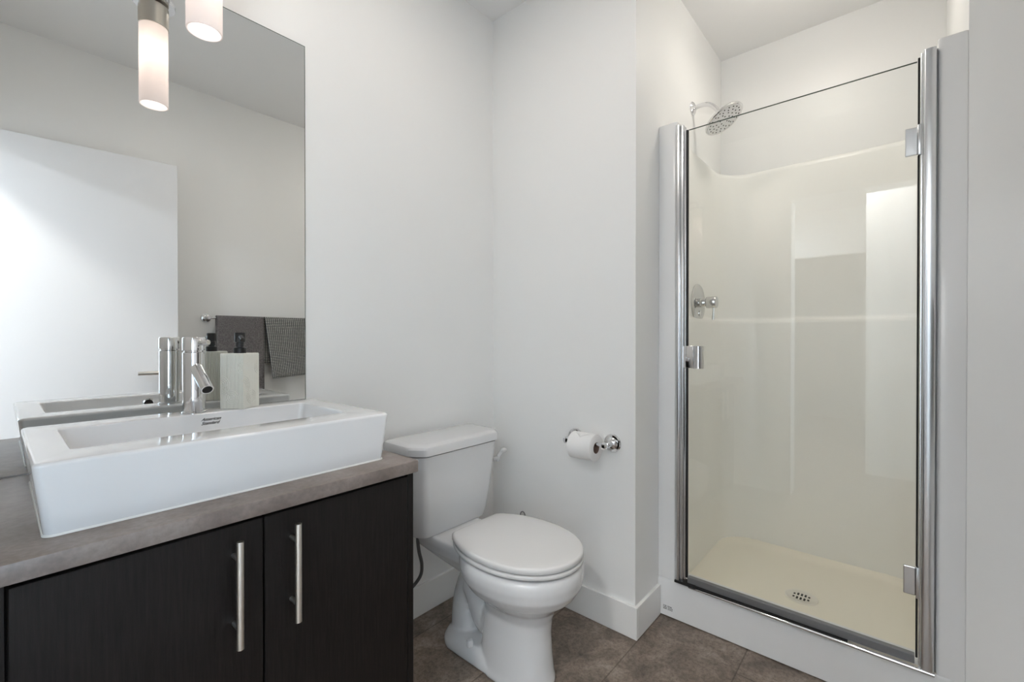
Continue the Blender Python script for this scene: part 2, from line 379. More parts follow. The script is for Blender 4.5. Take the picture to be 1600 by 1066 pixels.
for z in (0.22, 1.05, 1.82):
    h = lathe(bmesh.new(), [(0.006, -0.045), (0.006, 0.045)], (-0.006, 0.040, z), seg=12); obj('hinge', h, 'nickel', dr)

# ------------------------------------------------------------ mirror
mir = thing('wall_mirror', 'large frameless mirror on the wall above the sink', 'mirror', (0.322, WY, 0.794))
obj('mirror_glass', nbox(-0.50, -0.0045, 0.002, 0.3216, -0.001, 1.211), 'mirror', mir, smooth=False)
obj('mirror_edge', nbox(0.3216, -0.005, 0.002, 0.3232, -0.0005, 1.2125), 'glassedge', mir, smooth=False)
b = nbox(-0.50, -0.005, 1.211, 0.3232, -0.0005, 1.2125); obj('mirror_edge', b, 'glassedge', mir, smooth=False)

# ------------------------------------------------------------ counter + cabinet
ct = nbox(DX+0.001, 0.878, 0.765, 0.670, WY-0.006, 0.794, bev=0.003, seg=2)
tag(obj('countertop', ct, 'counter'), 'mottled grey-taupe laminate countertop under the rectangular white sink', 'countertop')
cab = thing('vanity_cabinet', 'dark espresso wood vanity cabinet with two doors under the countertop', 'cabinet', (0.32, 1.15, 0))
def loc(o, p=cab): pass
cx, cy = 0.32, 1.15
def cb(name, x0, y0, z0, x1, y1, z1, m='wood', parent=None, bev=0.001):
    return obj(name, nbox(x0-cx, y0-cy, z0, x1-cx, y1-cy, z1, bev=bev, seg=1), m, parent or cab, smooth=False)
cb('side_panel', 0.6475, 0.892, 0.001, 0.6645, WY-0.001, 0.7645)
cb('side_panel', -0.010, 0.900, 0.001, 0.008, WY-0.001, 0.7645)
cb('carcass', 0.008, 0.912, 0.085, 0.6475, WY-0.002, 0.76, 'dark')
cb('toe_kick', 0.008, 0.955, 0.001, 0.6475, 0.967, 0.085)
def cdoor(x0, x1, hx):
    d = cb('door', x0, 0.890, 0.088, x1, 0.909, 0.757)
    bm = bmesh.new(); tube(bm, [(hx-cx, 0.860-cy, 0.551), (hx-cx, 0.860-cy, 0.737)], 0.006, 20)
    for z in (0.584, 0.704): tube(bm, [(hx-cx, 0.862-cy, z), (hx-cx, 0.8905-cy, z)], 0.0045, 14)
    h = obj('handle', bm, 'nickel', d); h['label'] = 'brushed nickel bar handle'
cdoor(0.0105, 0.3242, 0.2765)
cdoor(0.3272, 0.6455, 0.3755)

# ------------------------------------------------------------ sink
X0, X1, Y0, Y1, Z0, Z1 = 0.040, 0.624, 0.941, 1.352, 0.7945, 0.906
sk = thing('vessel_sink', 'white rectangular ceramic vessel sink on the grey countertop', 'sink', (0.332, 1.15, Z0))
rings = []
def rr(i, z, r):
    k = (z-Z0)/(Z1-Z0)*0.006
    rings.append([p - Vector((0.332, 1.15, Z0)) for p in rrect(X0+i-k, Y0+i, X1-i+k, Y1-i, r, z)])
def ri(x0, y0, x1, y1, z, r): rings.append([p - Vector((0.332, 1.15, Z0)) for p in rrect(x0, y0, x1, y1, r, z)])
rr(0.010, Z0+0.0005, 0.012); rr(0.006, Z0+0.003, 0.014)
rr(0.0, Z1-0.006, 0.010)
for k in range(1, 7):
    t = k/6*PI/2; rr(0.006*(1-math.cos(t)), Z1-0.006+0.006*math.sin(t), 0.010)
bi = [0.083, 1.030, 0.568, 1.272]; rad = 0.004
for k in range(6):
    t = k/5*PI/2; d = rad*(1-math.cos(PI/2-t)) if 0 else rad*math.sin(t) - rad
    ri(bi[0]+d, bi[1]+d, bi[2]-d, bi[3]-d, Z1-rad*(1-math.cos(t)), 0.012)
fl = 0.018
ri(bi[0]+0.012, bi[1]+0.010, bi[2]-0.012, bi[3]-0.010, Z1-0.070, 0.016)
for k in range(1, 6):
    t = k/5*PI/2; i = 0.012+fl*(1-math.cos(t))
    ri(bi[0]+i, bi[1]+i, bi[2]-i, bi[3]-i, Z1-0.070-fl*math.sin(t), 0.018+0.01*k/5)
ri(0.30, 1.13, 0.35, 1.17, Z1-0.092, 0.02)
obj('basin', loft(bmesh.new(), rings), 'ceramic', sk, sharp=50)
# chrome overflow ring in the inner front face, drain
b = lathe(bmesh.new(), [(0.0155, 0), (0.0155, 0.002), (0.012, 0.003), (0.012, 0.0015)], (0.322-0.332, 1.0325-1.15, 0.085), (0, 1, 0.1)); ov = obj('overflow_ring', b, 'chrome', sk)
b = lathe(bmesh.new(), [(0.0115, 0.0018), (0.0115, 0.0030)], (0.322-0.332, 1.0325-1.15, 0.085), (0, 1, 0.1)); obj('overflow_hole', b, 'dark', ov)
b = lathe(bmesh.new(), [(0.031, 0), (0.031, 0.002), (0.026, 0.004), (0.024, 0.002), (0.018, 0.004), (0.01, 0.006)], (0.32-0.332, 1.15-1.15, 0.0195)); obj('drain', b, 'chrome', sk)
def text_mesh(s, size, shear=0.0):
    cu = bpy.data.curves.new('txt', 'FONT'); cu.body = s; cu.size = size; cu.shear = shear; cu.extrude = 0.0001; cu.align_x = 'CENTER'; cu.offset = size*0.012
    to = bpy.data.objects.new('txt', cu); COL.objects.link(to)
    bpy.context.view_layer.update()
    me = bpy.data.meshes.new_from_object(to.evaluated_get(bpy.context.evaluated_depsgraph_get()))
    bpy.data.objects.remove(to); bpy.data.curves.remove(cu)
    bm = bmesh.new(); bm.from_mesh(me); bpy.data.meshes.remove(me); return bm
def put_text(name, s, size, mtx, m, parent, shear=0):
    bm = text_mesh(s, size, shear); bm.transform(mtx); return obj(name, bm, m, parent, smooth=False)
for i, s in enumerate(('American', 'Standard')):
    mt = Matrix.Translation((0.345-0.332 - 0.002*i, 1.2678-1.15 , 0.0935-0.0095*i)) @ Matrix.Rotation(math.radians(90+8), 4, 'X')
    put_text('maker_lettering', s, 0.0105, mt, 'ink', sk, 0.45)
# caulk line
rg = [[p - Vector((0.332, 1.15, Z0)) for p in rrect(X0+0.007-e, Y0+0.007-e, X1-0.007+e, Y1-0.007+e, 0.014, z)] for e, z in ((0.0, Z0+0.0001), (0.0028, Z0+0.0001), (0.002, Z0+0.003), (0.0, Z0+0.0036))]
bm = bmesh.new(); loft(bm, rg, cap=False); obj('caulk_bead', bm, 'caulk', sk)

# ------------------------------------------------------------ faucet
fx, fy = 0.3195, 1.305
fc = thing('faucet', 'chrome single lever cylinder faucet on the back edge of the white sink', 'faucet', (fx, fy, Z1+0.0005))
R = 0.0235
b = lathe(bmesh.new(), [(R+0.002, 0), (R+0.002, 0.004), (R, 0.005), (R, 0.146), (R-0.002, 0.148)], seg=48); obj('body', b, 'chrome', fc)
b = lathe(bmesh.new(), [(R-0.003, 0.147), (R-0.003, 0.151), (R+0.0005, 0.152), (R+0.0005, 0.181), (R-0.001, 0.183)], seg=48); cp = obj('lever_cap', b, 'chrome', fc)
sd = Vector((0.10, -0.99, 0)).normalized()
ldv = Vector((0.34, -0.94, 0)).normalized()
b = tube(bmesh.new(), [ldv*0.018 + Vector((0, 0, 0.170)), ldv*0.050 + Vector((0, 0, 0.171)), ldv*0.052 + Vector((0, 0, 0.171))], [0.0066, 0.0066, 0.005], 20)
obj('lever', b, 'chrome', cp)
dd = (sd*0.78 + Vector((0, 0, -0.62))).normalized()
p0 = Vector((0, 0, 0.118)) + sd*0.004; p1 = p0 + dd*0.093
b = tube(bmesh.new(), [p0, p1], 0.0135, 32); sp = obj('spout', b, 'chrome', fc)
b = tube(bmesh.new(), [p1 - dd*0.002, p1 + dd*0.0006], 0.0105, 24); obj('aerator', b, 'dark', sp)

# ------------------------------------------------------------ soap dispenser
sx_, sy_ = 0.421, 1.306
dsp = thing('soap_dispenser', 'square cream ridged soap dispenser with black pump beside the faucet', 'soap dispenser', (sx_, sy_, Z1+0.0005), math.radians(36))
def dispenser_body():
    bm = bmesh.new(); s = 0.031; n = 15; pts = []
    rings = []
    H = 0.142
    for z, k in ((0, 0.97), (0.002, 1), (H-0.003, 1), (H-0.001, 0.985), (H, 0.95)):
        ring = []
        for side in range(4):
            a = side*PI/2; 
            for i in range(n*2):
                t = -s + 2*s*i/(n*2); g = 0.0 if (abs(t) > s*0.97) else (0.0011 if i % 2 else 0.0)
                p = Vector((t, -(s-g), 0)); p.rotate(Matrix.Rotation(a, 3, 'Z')); ring.append(Vector((p.x*k, p.y*k, z)))
        rings.append(ring)
    return loft(bm, rings)
obj('bottle', dispenser_body(), 'stone', dsp, smooth=False)
# carved concentric arcs on the faces
bm = bmesh.new()
for side in (0, 3):
    for (c0, cz_, rr_) in ((-0.031, 0.060, (0.010, 0.015, 0.020, 0.025)), (0.031, 0.105, (0.008, 0.013, 0.018)), (0.0, 0.030, (0.007, 0.012, 0.017))):
        for r_ in rr_:
            seg_ = []
            for k in range(25):
                a = PI*2*k/24; x = c0 + r_*math.cos(a); z = cz_ + r_*math.sin(a)
                if abs(x) < 0.0305:
                    p = Vector((x, -0.0309, z)); p.rotate(Matrix.Rotation(side*PI/2, 3, 'Z')); seg_.append(p)
                else:
                    if len(seg_) > 2: tube(bm, seg_, 0.0008, 5)
                    seg_ = []
            if len(seg_) > 2: tube(bm, seg_, 0.0008, 5)
obj('carved_arcs', bm, 'stone', dsp)
b = lathe(bmesh.new(), [(0.0145, 0), (0.0145, 0.013), (0.0125, 0.0145), (0.007, 0.015), (0.0065, 0.020)], (0, 0, 0.142)); pc = obj('collar', b, 'black', dsp)
b = lathe(bmesh.new(), [(0.0095, 0.0), (0.0095, 0.012), (0.0125, 0.013), (0.0125, 0.036), (0.0115, 0.0375)], (0, 0, 0.158))
q = Vector((-0.16, -0.98, 0)).normalized(); q.rotate(Matrix.Rotation(math.radians(-36), 3, 'Z'))
Zs = Vector((0, 0, 0.183))
tube(b, [Zs, Zs+q*0.018, Zs+q*0.028+Vector((0, 0, -0.001)), Zs+q*0.034+Vector((0, 0, -0.006))], [0.0062, 0.0058, 0.0052, 0.0045], 14)
obj('pump_head', b, 'black', dsp)

# ------------------------------------------------------------ vanity lamp
lx, ly, lz = 0.311, 1.180, 1.772
vl = thing('vanity_light', 'wall light with opal glass cylinder shades hanging above the mirror', 'lamp', (lx, ly, lz))
r_ = 0.0345
def shade_bm():
    bm = bmesh.new()
    prof = [(r_, 0), (r_, 0.236)] ; pin = [(r_-0.003, 0.236), (r_-0.003, 0)]
    rings = [[Vector((math.cos(2*PI*t/48)*r, math.sin(2*PI*t/48)*r, h)) for t in range(48)] for r, h in [(r_-0.003, 0.236), (r_-0.003, 0.0005), (r_-0.0015, 0), (r_, 0.001), (r_, 0.236)]]
    return loft(bm, rings, cap=False)
def lamp_arm(px):
    sh = obj('lamp_shade', shade_bm(), 'shade', vl, loc=(px, 0, 0))
    b = lathe(bmesh.new(), [(r_-0.001, 0.228), (r_+0.0015, 0.229), (r_+0.0015, 0.290), (r_-0.004, 0.294)], (px, 0, 0), seg=48); obj('socket_cup', b, 'lampmetal', vl)
    b = bmesh.new()
    ring = []
    for h in (0.296, 0.306):
        ring.append([Vector((px + math.cos(2*PI*t/96)*(0.050 + (0.0022 if t % 2 else 0)), math.sin(2*PI*t/96)*(0.050 + (0.0022 if t % 2 else 0)), h)) for t in range(96)])
    loft(b, ring); obj('ribbed_collar', b, 'chrome', vl)
    b = bmesh.new(); tube(b, [(px, 0, 0.290), (px, 0, 0.335), (px, 0.012, 0.352), (px, 0.05, 0.360), (px, 0.205, 0.360)], 0.009, 16); obj('arm', b, 'chrome', vl)
    bl = lathe(bmesh.new(), [(0.006, 0.226), (0.010, 0.215), (0.017, 0.190), (0.018, 0.178), (0.014, 0.165), (0.004, 0.160)], (px, 0, 0), seg=24)
    o = obj('bulb', bl, 'lens', vl)
    d = bpy.data.lights.new('bulb_light', 'POINT'); d.energy = LT['bulb_light'][0]; d.color = LT['bulb_light'][1]; d.shadow_soft_size = 0.017
    lo = bpy.data.objects.new('bulb_light', d); COL.objects.link(lo); lo.location = (lx+px, ly, lz+0.150)
lamp_arm(0); lamp_arm(-0.40)
obj('backplate', nbox(-0.47, 0.205, 0.31, 0.07, 0.246, 0.41, bev=0.004), 'chrome', vl)

# ------------------------------------------------------------ added recessed fixtures for the ceiling fills, and dome lights
def recessed(x, y, lb):
    dl = thing('fill_fixture', lb, 'ceiling light', (x, y, CZ))
    b = lathe(bmesh.new(), [(0.085, -0.001), (0.085, -0.006), (0.070, -0.008), (0.068, -0.003)], seg=40); obj('trim_ring', b, 'trim', dl)
    b = lathe(bmesh.new(), [(0.066, -0.002), (0.066, -0.005)], seg=40); obj('lens', b, 'lens', dl)
recessed(0.80, 0.78, 'added round recessed fill light out of view over the bathroom floor')
recessed(-1.9, 1.2, 'added round recessed fill light out of view at the far end of the hall')
def dome(x, y, lb):
    dl = thing('dome_light', lb, 'ceiling light', (x, y, CZ))
    b = lathe(bmesh.new(), [(0.075, -0.0005), (0.075, -0.020), (0.070, -0.024)], seg=40); obj('base_ring', b, 'nickel', dl)
    rings = [[Vector((math.cos(2*PI*t/40)*0.070*math.cos(a), math.sin(2*PI*t/40)*0.070*math.cos(a), -0.024-0.10*math.sin(a))) for t in range(40)] for a in [k/10*PI/2*0.98 for k in range(11)]]
    obj('glass_dome', loft(bmesh.new(), rings), 'domeglass', dl)
dome(1.97, 0.28, 'frosted glass dome ceiling light inside the shower alcove')
dome(-0.72, 0.30, 'added out-of-view frosted glass dome fill light in the hall outside the door')

# ------------------------------------------------------------ toilet
tx = 1.125
tl = thing('toilet', 'white two-piece toilet with closed lid in the corner', 'toilet', (tx, 1.05, 0))
def T(ring): return [p - Vector((tx, 1.05, 0)) for p in ring]
bm = bmesh.new()
# bowl and front pedestal
sec = [  # z, cy, halfwidth, front, back
 (0.000, 0.965, 0.098, 0.150, 0.12), (0.012, 0.965, 0.098, 0.150, 0.12), (0.03, 0.965, 0.093, 0.146, 0.12), (0.08, 0.960, 0.088, 0.135, 0.12),
 (0.15, 0.955, 0.084, 0.126, 0.12), (0.20, 0.950, 0.084, 0.126, 0.12), (0.235, 0.945, 0.095, 0.135, 0.13), (0.262, 0.942, 0.125, 0.162, 0.15), (0.29, 0.940, 0.154, 0.192, 0.175),
 (0.32, 0.940, 0.172, 0.210, 0.195), (0.35, 0.940, 0.180, 0.216, 0.20), (0.372, 0.940, 0.180, 0.216, 0.20), (0.383, 0.940, 0.176, 0.212, 0.197), (0.387, 0.94, 0.168, 0.204, 0.19)]
loft(bm, [T(egg(tx, cy_, hw, f, bk, z, 48, 2.1, 2.3)) for z, cy_, hw, f, bk in sec])
# rear deck that carries the tank
dk = []
for z, hw, y0, y1 in ((0.255, 0.045, 1.02, 1.20), (0.29, 0.075, 1.0, 1.27), (0.33, 0.105, 0.98, 1.36), (0.36, 0.115, 0.98, 1.385), (0.381, 0.116, 0.98, 1.385), (0.386, 0.108, 0.99, 1.38)):
    dk.append(T(rrect(tx-hw, y0, tx+hw, y1, 0.035, z, 8)))
loft(bm, dk)
# foot plate
ft = []
for z, hw, y0, y1 in ((0, 0.094, 0.93, 1.262), (0.022, 0.094, 0.93, 1.262), (0.040, 0.088, 0.94, 1.252), (0.055, 0.072, 0.95, 1.235)):
    ft.append(T(rrect(tx-hw, y0, tx+hw, y1, min(hw, 0.085), z, 10)))
loft(bm, ft)
# trapway
tp = bez([(0, -0.05, 0.21), (0, 0.0, 0.12), (0, 0.045, 0.115), (0, 0.075, 0.20), (0, 0.105, 0.235), (0, 0.135, 0.17), (0, 0.14, 0.06), (0, 0.14, 0.01)], 8)
tube(bm, [(0, -0.02, 0.30), (0, 0.06, 0.30), (0, 0.13, 0.30)], 0.05, 20)
tube(bm, tp, [0.052 + 0.005*math.sin(i*0.3) for i in range(len(tp))], 24)
for f in bm.faces: f.smooth = True
ob = obj('bowl', bm, 'ceramic', tl, sharp=180)
rm = ob.modifiers.new('remesh', 'REMESH'); rm.mode = 'VOXEL'; rm.voxel_size = 0.0045; rm.use_smooth_shade = True
sm = ob.modifiers.new('smooth', 'SMOOTH'); sm.iterations = 7; sm.factor = 0.6
for s in (-1, 1):
    b = lathe(bmesh.new(), [(0.013, 0), (0.012, 0.014), (0.009, 0.020), (0.003, 0.0225)], (s*0.078, 0.045, 0.050), seg=20); obj('bolt_cap', b, 'ceramic', tl)
# seat + lid
def slab(z0, z1, hw, f, bk, cyy, e=0.004, dome=0.0):
    rg = []
    for k in range(5): t = k/4*PI/2; rg.append((z0 + e*(1-math.sin(PI/2-t)) if 0 else z0 + e*(1-math.cos(t)), e*(1-math.sin(t))))
    rg = [(z0, e), (z0+e*0.3, e*0.3), (z0+e, 0), (z1-e, 0), (z1-e*0.55, e*0.2), (z1-e*0.15, e*0.6), (z1, e*1.3)]
    rings = [T(egg(tx, cyy, hw-i, f-i, bk*1.22-i, z, 72, 2.05, 2.15, bk-i)) for z, i in rg]
    if dome:
        for s_ in (0.85, 0.6, 0.3, 0.05): rings.append(T(egg(tx, cyy, (hw-e)*s_, (f-e)*s_, (bk*1.22-e)*s_, z1 + dome*(1-s_*s_), 72, 2.05, 2.15, (bk-e)*s_)))
    return loft(bmesh.new(), rings)
obj('seat', slab(0.3950, 0.4075, 0.178, 0.220, 0.200, 0.944), 'seat', tl)
obj('lid', slab(0.4095, 0.430, 0.177, 0.219, 0.205, 0.944, 0.007, 0.003), 'seat', tl)
for s in (-1, 1):
    b = nbox(tx+s*0.075-0.017-tx, 1.140-1.05, 0.3865, s*0.075+0.017, 1.172-1.05, 0.414, bev=0.005, seg=3); obj('lid_hinge', b, 'seat', tl)
# tank: tapered, front corners cut
def tank_ring(z, hw, y0, y1, ch, r=0.016, n=5):
    c = [(-hw, y1), (-hw, y0+ch), (-hw+ch*0.75, y0), (hw-ch*0.75, y0), (hw, y0+ch), (hw, y1)]
    pts = []
    N = len(c)
    for i in range(N):
        p = Vector(c[i]); a = Vector(c[i-1]); b_ = Vector(c[(i+1) % N]); 
        da = (a-p).normalized(); db = (b_-p).normalized()
        A = p + da*r; B = p + db*r
        for k in range(n+1):
            t = k/n; q = A*(1-t)**2 + p*2*t*(1-t) + B*t*t; pts.append(Vector((q.x, q.y-1.05, z)))
    return pts
tk = [(0.384, 0.156, 1.250, 1.385, 0.030), (0.389, 0.165, 1.243, 1.392, 0.032), (0.42, 0.174, 1.236, 1.397, 0.034), (0.52, 0.188, 1.224, 1.40, 0.038), (0.62, 0.200, 1.214, 1.40, 0.042), (0.681, 0.206, 1.209, 1.40, 0.044)]
obj('tank', loft(bmesh.new(), [tank_ring(*a) for a in tk]), 'ceramic', tl, sharp=30)
ld = [(0.6845, 0.205, 1.209, 1.402, 0.045), (0.687, 0.215, 1.199, 1.405, 0.050), (0.709, 0.216, 1.198, 1.405, 0.052), (0.716, 0.213, 1.201, 1.403, 0.052), (0.721, 0.205, 1.209, 1.398, 0.050), (0.7232, 0.185, 1.226, 1.382, 0.045)]
obj('tank_lid', loft(bmesh.new(), [tank_ring(*a) for a in ld]), 'ceramic', tl, sharp=30)
b = tube(bmesh.new(), [(0.195, 0.20, 0.595), (0.228, 0.20, 0.595)], 0.0085, 16)
tube(b, bez([(0.228, 0.20, 0.580), (0.232, 0.20, 0.600), (0.240, 0.188, 0.620), (0.246, 0.170, 0.632)], 6), [0.006]+[0.008]*6+[0.009]*6+[0.0105, 0.011, 0.0115, 0.011, 0.009, 0.005], 16)
obj('flush_lever', b, 'seat', tl)
# supply hose hanging from the tank, and the stop valve on the wall
hx = [Vector(p) for p in ((1.015, 1.335, 0.375), (1.014, 1.335, 0.34), (1.020, 1.335, 0.30), (1.034, 1.338, 0.25), (1.034, 1.345, 0.205), (1.010, 1.360, 0.168), (0.975, 1.366, 0.158))]
O = Vector((tx, 1.05, 0))
hs = obj('supply_hose', tube(bmesh.new(), [p-O for p in bez(hx, 8)], 0.0062, 12), 'hose', tl); hs['label'] = 'dark braided water supply hose'
b = lathe(bmesh.new(), [(0.014, -0.014), (0.016, -0.006), (0.016, 0.006), (0.012, 0.012)], hx[0]-O+Vector((0, 0, -0.002)), seg=8); obj('coupling_nut', b, 'seat', hs)
b = lathe(bmesh.new(), [(0.024, 0), (0.022, 0.005), (0.008, 0.007), (0.008, 0.040), (0.010, 0.041), (0.010, 0.052)], (0, 0, 0), (0, -1, 0), seg=20)
o = obj('stop_valve', b, 'chrome', loc=(0.968, WY-0.0005, 0.158)); tag(o, 'chrome water stop valve on the wall between vanity and toilet', 'valve')
# small wire loop on the wall behind the lid
lp = bmesh.new()
c = Vector((BX, 1.236, 0.320))
tube(lp, [Vector((-0.0005, 0, -0.02)), Vector((-0.016, 0, -0.02))], 0.006, 10)
tube(lp, [Vector((-0.016, 0.013*math.sin(a*PI/8), -0.004+0.018*-math.cos(a*PI/8))) for a in range(17)], 0.0022, 8, cap=False)
o = obj('wall_hook', lp, 'alud', loc=c); tag(o, 'small dark wire loop low on the wall behind the toilet lid', 'hook')

# ------------------------------------------------------------ paper holder + roll
hy0, hy1, hz = 0.812, 0.973, 0.694
ph = thing('toilet_paper_holder', 'chrome toilet paper holder with two round wall plates', 'toilet paper holder', (BX, (hy0+hy1)/2, hz))
my = (hy0+hy1)/2
for yy in (hy0, hy1):
    b = lathe(bmesh.new(), [(0.034, 0.0005), (0.0345, 0.005), (0.031, 0.010), (0.024, 0.011), (0.020, 0.016), (0.012, 0.021), (0.010, 0.050), (0.0125, 0.056), (0.013, 0.072), (0.011, 0.078), (0.004, 0.080)], (0, yy-my, 0), (-1, 0, 0), seg=32)
    obj('post', b, 'chrome', ph)
b = tube(bmesh.new(), [(-0.064, hy0-my+0.004, 0), (-0.064, hy1-my-0.004, 0)], 0.0065, 18); obj('rod', b, 'chrome', ph)
rc = Vector((BX-0.064, my+0.003, hz-0.0125))
rl = thing('toilet_paper_roll', 'white toilet paper roll on the chrome wall holder', 'toilet paper', rc)
rings = [[Vector((math.cos(2*PI*t/48)*r, y, math.sin(2*PI*t/48)*r)) for t in range(48)] for r, y in ((0.0205, -0.050), (0.047, -0.050), (0.0495, -0.048), (0.0495, 0.048), (0.047, 0.050), (0.0205, 0.050), (0.0205, -0.050))]
bm = loft(bmesh.new(), rings, cap=False); bmesh.ops.remove_doubles(bm, verts=bm.verts[:], dist=1e-6)
pr = obj('paper', bm, 'paper', rl)
# folded end: triangular flap laid on the roll
fp = bmesh.new(); L = 12
def onroll(a, y, e=0.0008): return Vector((-math.cos(a)*(0.0495+e), y, math.sin(a)*(0.0495+e)))
rows = []
for i in range(L+1):
    a = math.radians(95 - 45*i/L); w_ = 0.048*(1-i/L)+0.0006
    rows.append([onroll(a, -w_*1.0 + 0.0, 0.0012), onroll(a, 0, 0.0012), onroll(a, w_, 0.0012)])
vv = [[fp.verts.new(p) for p in r] for r in rows]
for a, b_ in zip(vv[:-1], vv[1:]):
    for k in range(2): fp.faces.new((a[k], a[k+1], b_[k+1], b_[k]))
o = obj('folded_end', fp, 'paper', pr); sl = o.modifiers.new('solid', 'SOLIDIFY'); sl.thickness = 0.0003; sl.offset = 1
rings = [[Vector((math.cos(2*PI*t/32)*r, y, math.sin(2*PI*t/32)*r)) for t in range(32)] for r, y in ((0.0195, -0.0505), (0.0204, -0.0505), (0.0204, 0.0505), (0.0195, 0.0505), (0.0195, -0.0505))]
bm = loft(bmesh.new(), rings, cap=False); bmesh.ops.remove_doubles(bm, verts=bm.verts[:], dist=1e-6)
obj('cardboard_core', bm, 'card', rl)

# ------------------------------------------------------------ towel bar + towels (seen in the mirror)
ty, tz = OY+0.062, 1.205
tb = thing('towel_bar', 'chrome towel bar on the wall opposite the mirror', 'towel bar', (1.135, OY, tz))
for x in (0.831, 1.440):
    b = lathe(bmesh.new(), [(0.027, 0.0005), (0.027, 0.005), (0.024, 0.009), (0.014, 0.011), (0.009, 0.016), (0.008, 0.050), (0.011, 0.055), (0.011, 0.070), (0.008, 0.074)], (x-1.135, 0, 0), (0, 1, 0)); obj('post', b, 'chrome', tb)
obj('bar', tube(bmesh.new(), [(0.836-1.135, 0.062, 0), (1.435-1.135, 0.062, 0)], 0.006, 16), 'chrome', tb)
def towel(name, x0, x1, zf, zb, m, label, skew=0.0, wav=0.002, th_=0.005, slant=0.0):
    bm = bmesh.new(); uvl = bm.loops.layers.uv.new('UVMap')
    prof = []
    n1 = 26
    for i in range(n1): prof.append((ty+0.016+0.004*(1-i/n1), zf+(tz-zf)*i/n1, 1))
    for k in range(9):
        a = k/8*PI; prof.append((ty + 0.014*math.cos(a), tz+0.002+0.011*math.sin(a), 1 if k < 5 else 0))
    for i in range(1, n1+1): prof.append((ty-0.014, tz-(tz-zb)*i/n1, 0))
    nx = 28; g = []; s = 0; S_ = []
    for j, (y, z, f) in enumerate(prof):
        if j: s += math.hypot(y-prof[j-1][0], z-prof[j-1][1])
        S_.append(s); row = []
        fr = max(0, (tz-z)/(tz-zf)) if f else 0
        for i in range(nx+1):
            u = i/nx; x = x0 + (x1-x0)*u + skew*fr*(1-u*0.6)
            yy = y + wav*math.sin(u*9 + 1.3)*fr*(1 if f else 0.3)
            zz = z + (slant*u*fr if f else 0)
            row.append(bm.verts.new((x, yy, zz)))
        g.append(row)
    for j in range(len(g)-1):
        for i in range(nx):
            fce = bm.faces.new((g[j][i], g[j][i+1], g[j+1][i+1], g[j+1][i]))
            for lp_, (jj, ii) in zip(fce.loops, ((j, i), (j, i+1), (j+1, i+1), (j+1, i))): lp_[uvl].uv = ((x1-x0)*ii/nx, S_[jj])
    o = obj(name, bm, m)
    o2 = o.modifiers.new('solid', 'SOLIDIFY'); o2.thickness = th_; o2.offset = 0
    tag(o, label, 'towel'); return o
towel('hand_towel', 0.868, 1.128, 0.752, 0.79, 'towel', 'plain charcoal grey towel hanging left on the towel bar')
towel('waffle_towel', 1.134, 1.405, 0.822, 0.92, 'waffle', 'light grey waffle-weave towel hanging beside the charcoal towel', skew=0.045, wav=0.003, slant=0.015)

# ------------------------------------------------------------ shower stall (moulded one-piece)
IY0, IY1, IX = -0.112, 0.697, 2.500   # inner faces of the surround
ss = thing('shower_stall', 'moulded cream-white acrylic shower stall in the alcove', 'shower', (2.1, 0.29, 0))
SO = Vector((2.1, 0.29, 0))
# path of the surround, seen from above: left front -> back -> right front
def upath(d, r=0.15, n=12):
    y1, y0, x1 = IY1-d, IY0+d, IX-d
    pts = [Vector((x, y1, 0)) for x in (1.80, 1.95, 2.10, 2.22, x1-r)]
    for k in range(1, n): a = k/n*PI/2; pts.append(Vector((x1-r+r*math.sin(a), y1-r+r*math.cos(a), 0)))
    pts += [Vector((x1, y1-r-(y1-y0-2*r)*k/6, 0)) for k in range(7)]
    for k in range(1, n): a = k/n*PI/2; pts.append(Vector((x1-r+r*math.cos(a), y0+r-r*math.sin(a), 0)))
    pts += [Vector((x, y0, 0)) for x in (x1-r, 2.22, 2.10, 1.95, 1.80)]
    return pts
prof = [(-0.018, 0.05), (0.020, 0.05), (0.018, 0.25), (0.016, 1.155), (0.013, 1.170), (0.006, 1.177), (0.002, 1.180), (0.0, 1.190), (0.0, 1.895), (-0.002, 1.908), (-0.008, 1.917), (-0.018, 1.919)]
rings = [[p + Vector((0, 0, z)) - SO for p in upath(d)] for d, z in prof]
bm = bmesh.new(); loft(bm, rings, cap=False, closed=False)
obj('wall_surround', bm, 'acryl', ss, sharp=60)
# pan: heightfield with cove and a slope to the drain, threshold rounded over
bm = bmesh.new()
NX, NY = 70, 70
px0, px1, py0, py1 = SX+0.0, IX-0.015, AR+0.003, RY-0.003
iy0, iy1, ix0, ix1 = IY0+0.014, IY1-0.014, 1.800, IX-0.014
dcx, dcy = 2.112, 0.297
def sdf(x, y, r):
    hx_, hy_ = (ix1-ix0)/2, (iy1-iy0)/2; qx = abs(x-(ix0+ix1)/2)-hx_+r; qy = abs(y-(iy0+iy1)/2)-hy_+r
    return -(math.hypot(max(qx, 0), max(qy, 0)) + min(max(qx, qy), 0) - r)
def zpan(x, y):
    d = sdf(x, y, 0.17)
    fl_ = 0.046 + 0.02*min(1, math.hypot(x-dcx, y-dcy)/0.4)
    tt = min(1, max(0, (x-ix0+0.01)/0.10)); tt = tt*tt*(3-2*tt); W = 0.060; H = 0.152*(1-tt) + 0.088*tt
    if d <= 0: return H
    if d >= W: return fl_
    t = d/W; s_ = (1-t); k = 1-math.sqrt(max(0, 1-s_*s_)); k = 0.65*k + 0.35*(s_**3)
    return fl_ + (H-fl_)*k
xs = [px0 + (px1-px0)*((i/NX)) for i in range(NX+1)]; ys = [py0+(py1-py0)*j/NY for j in range(NY+1)]
g = [[bm.verts.new(Vector((x, y, zpan(x, y)))-SO) for y in ys] for x in xs]
for i in range(NX):
    for j in range(NY): bm.faces.new((g[i][j], g[i+1][j], g[i+1][j+1], g[i][j+1]))
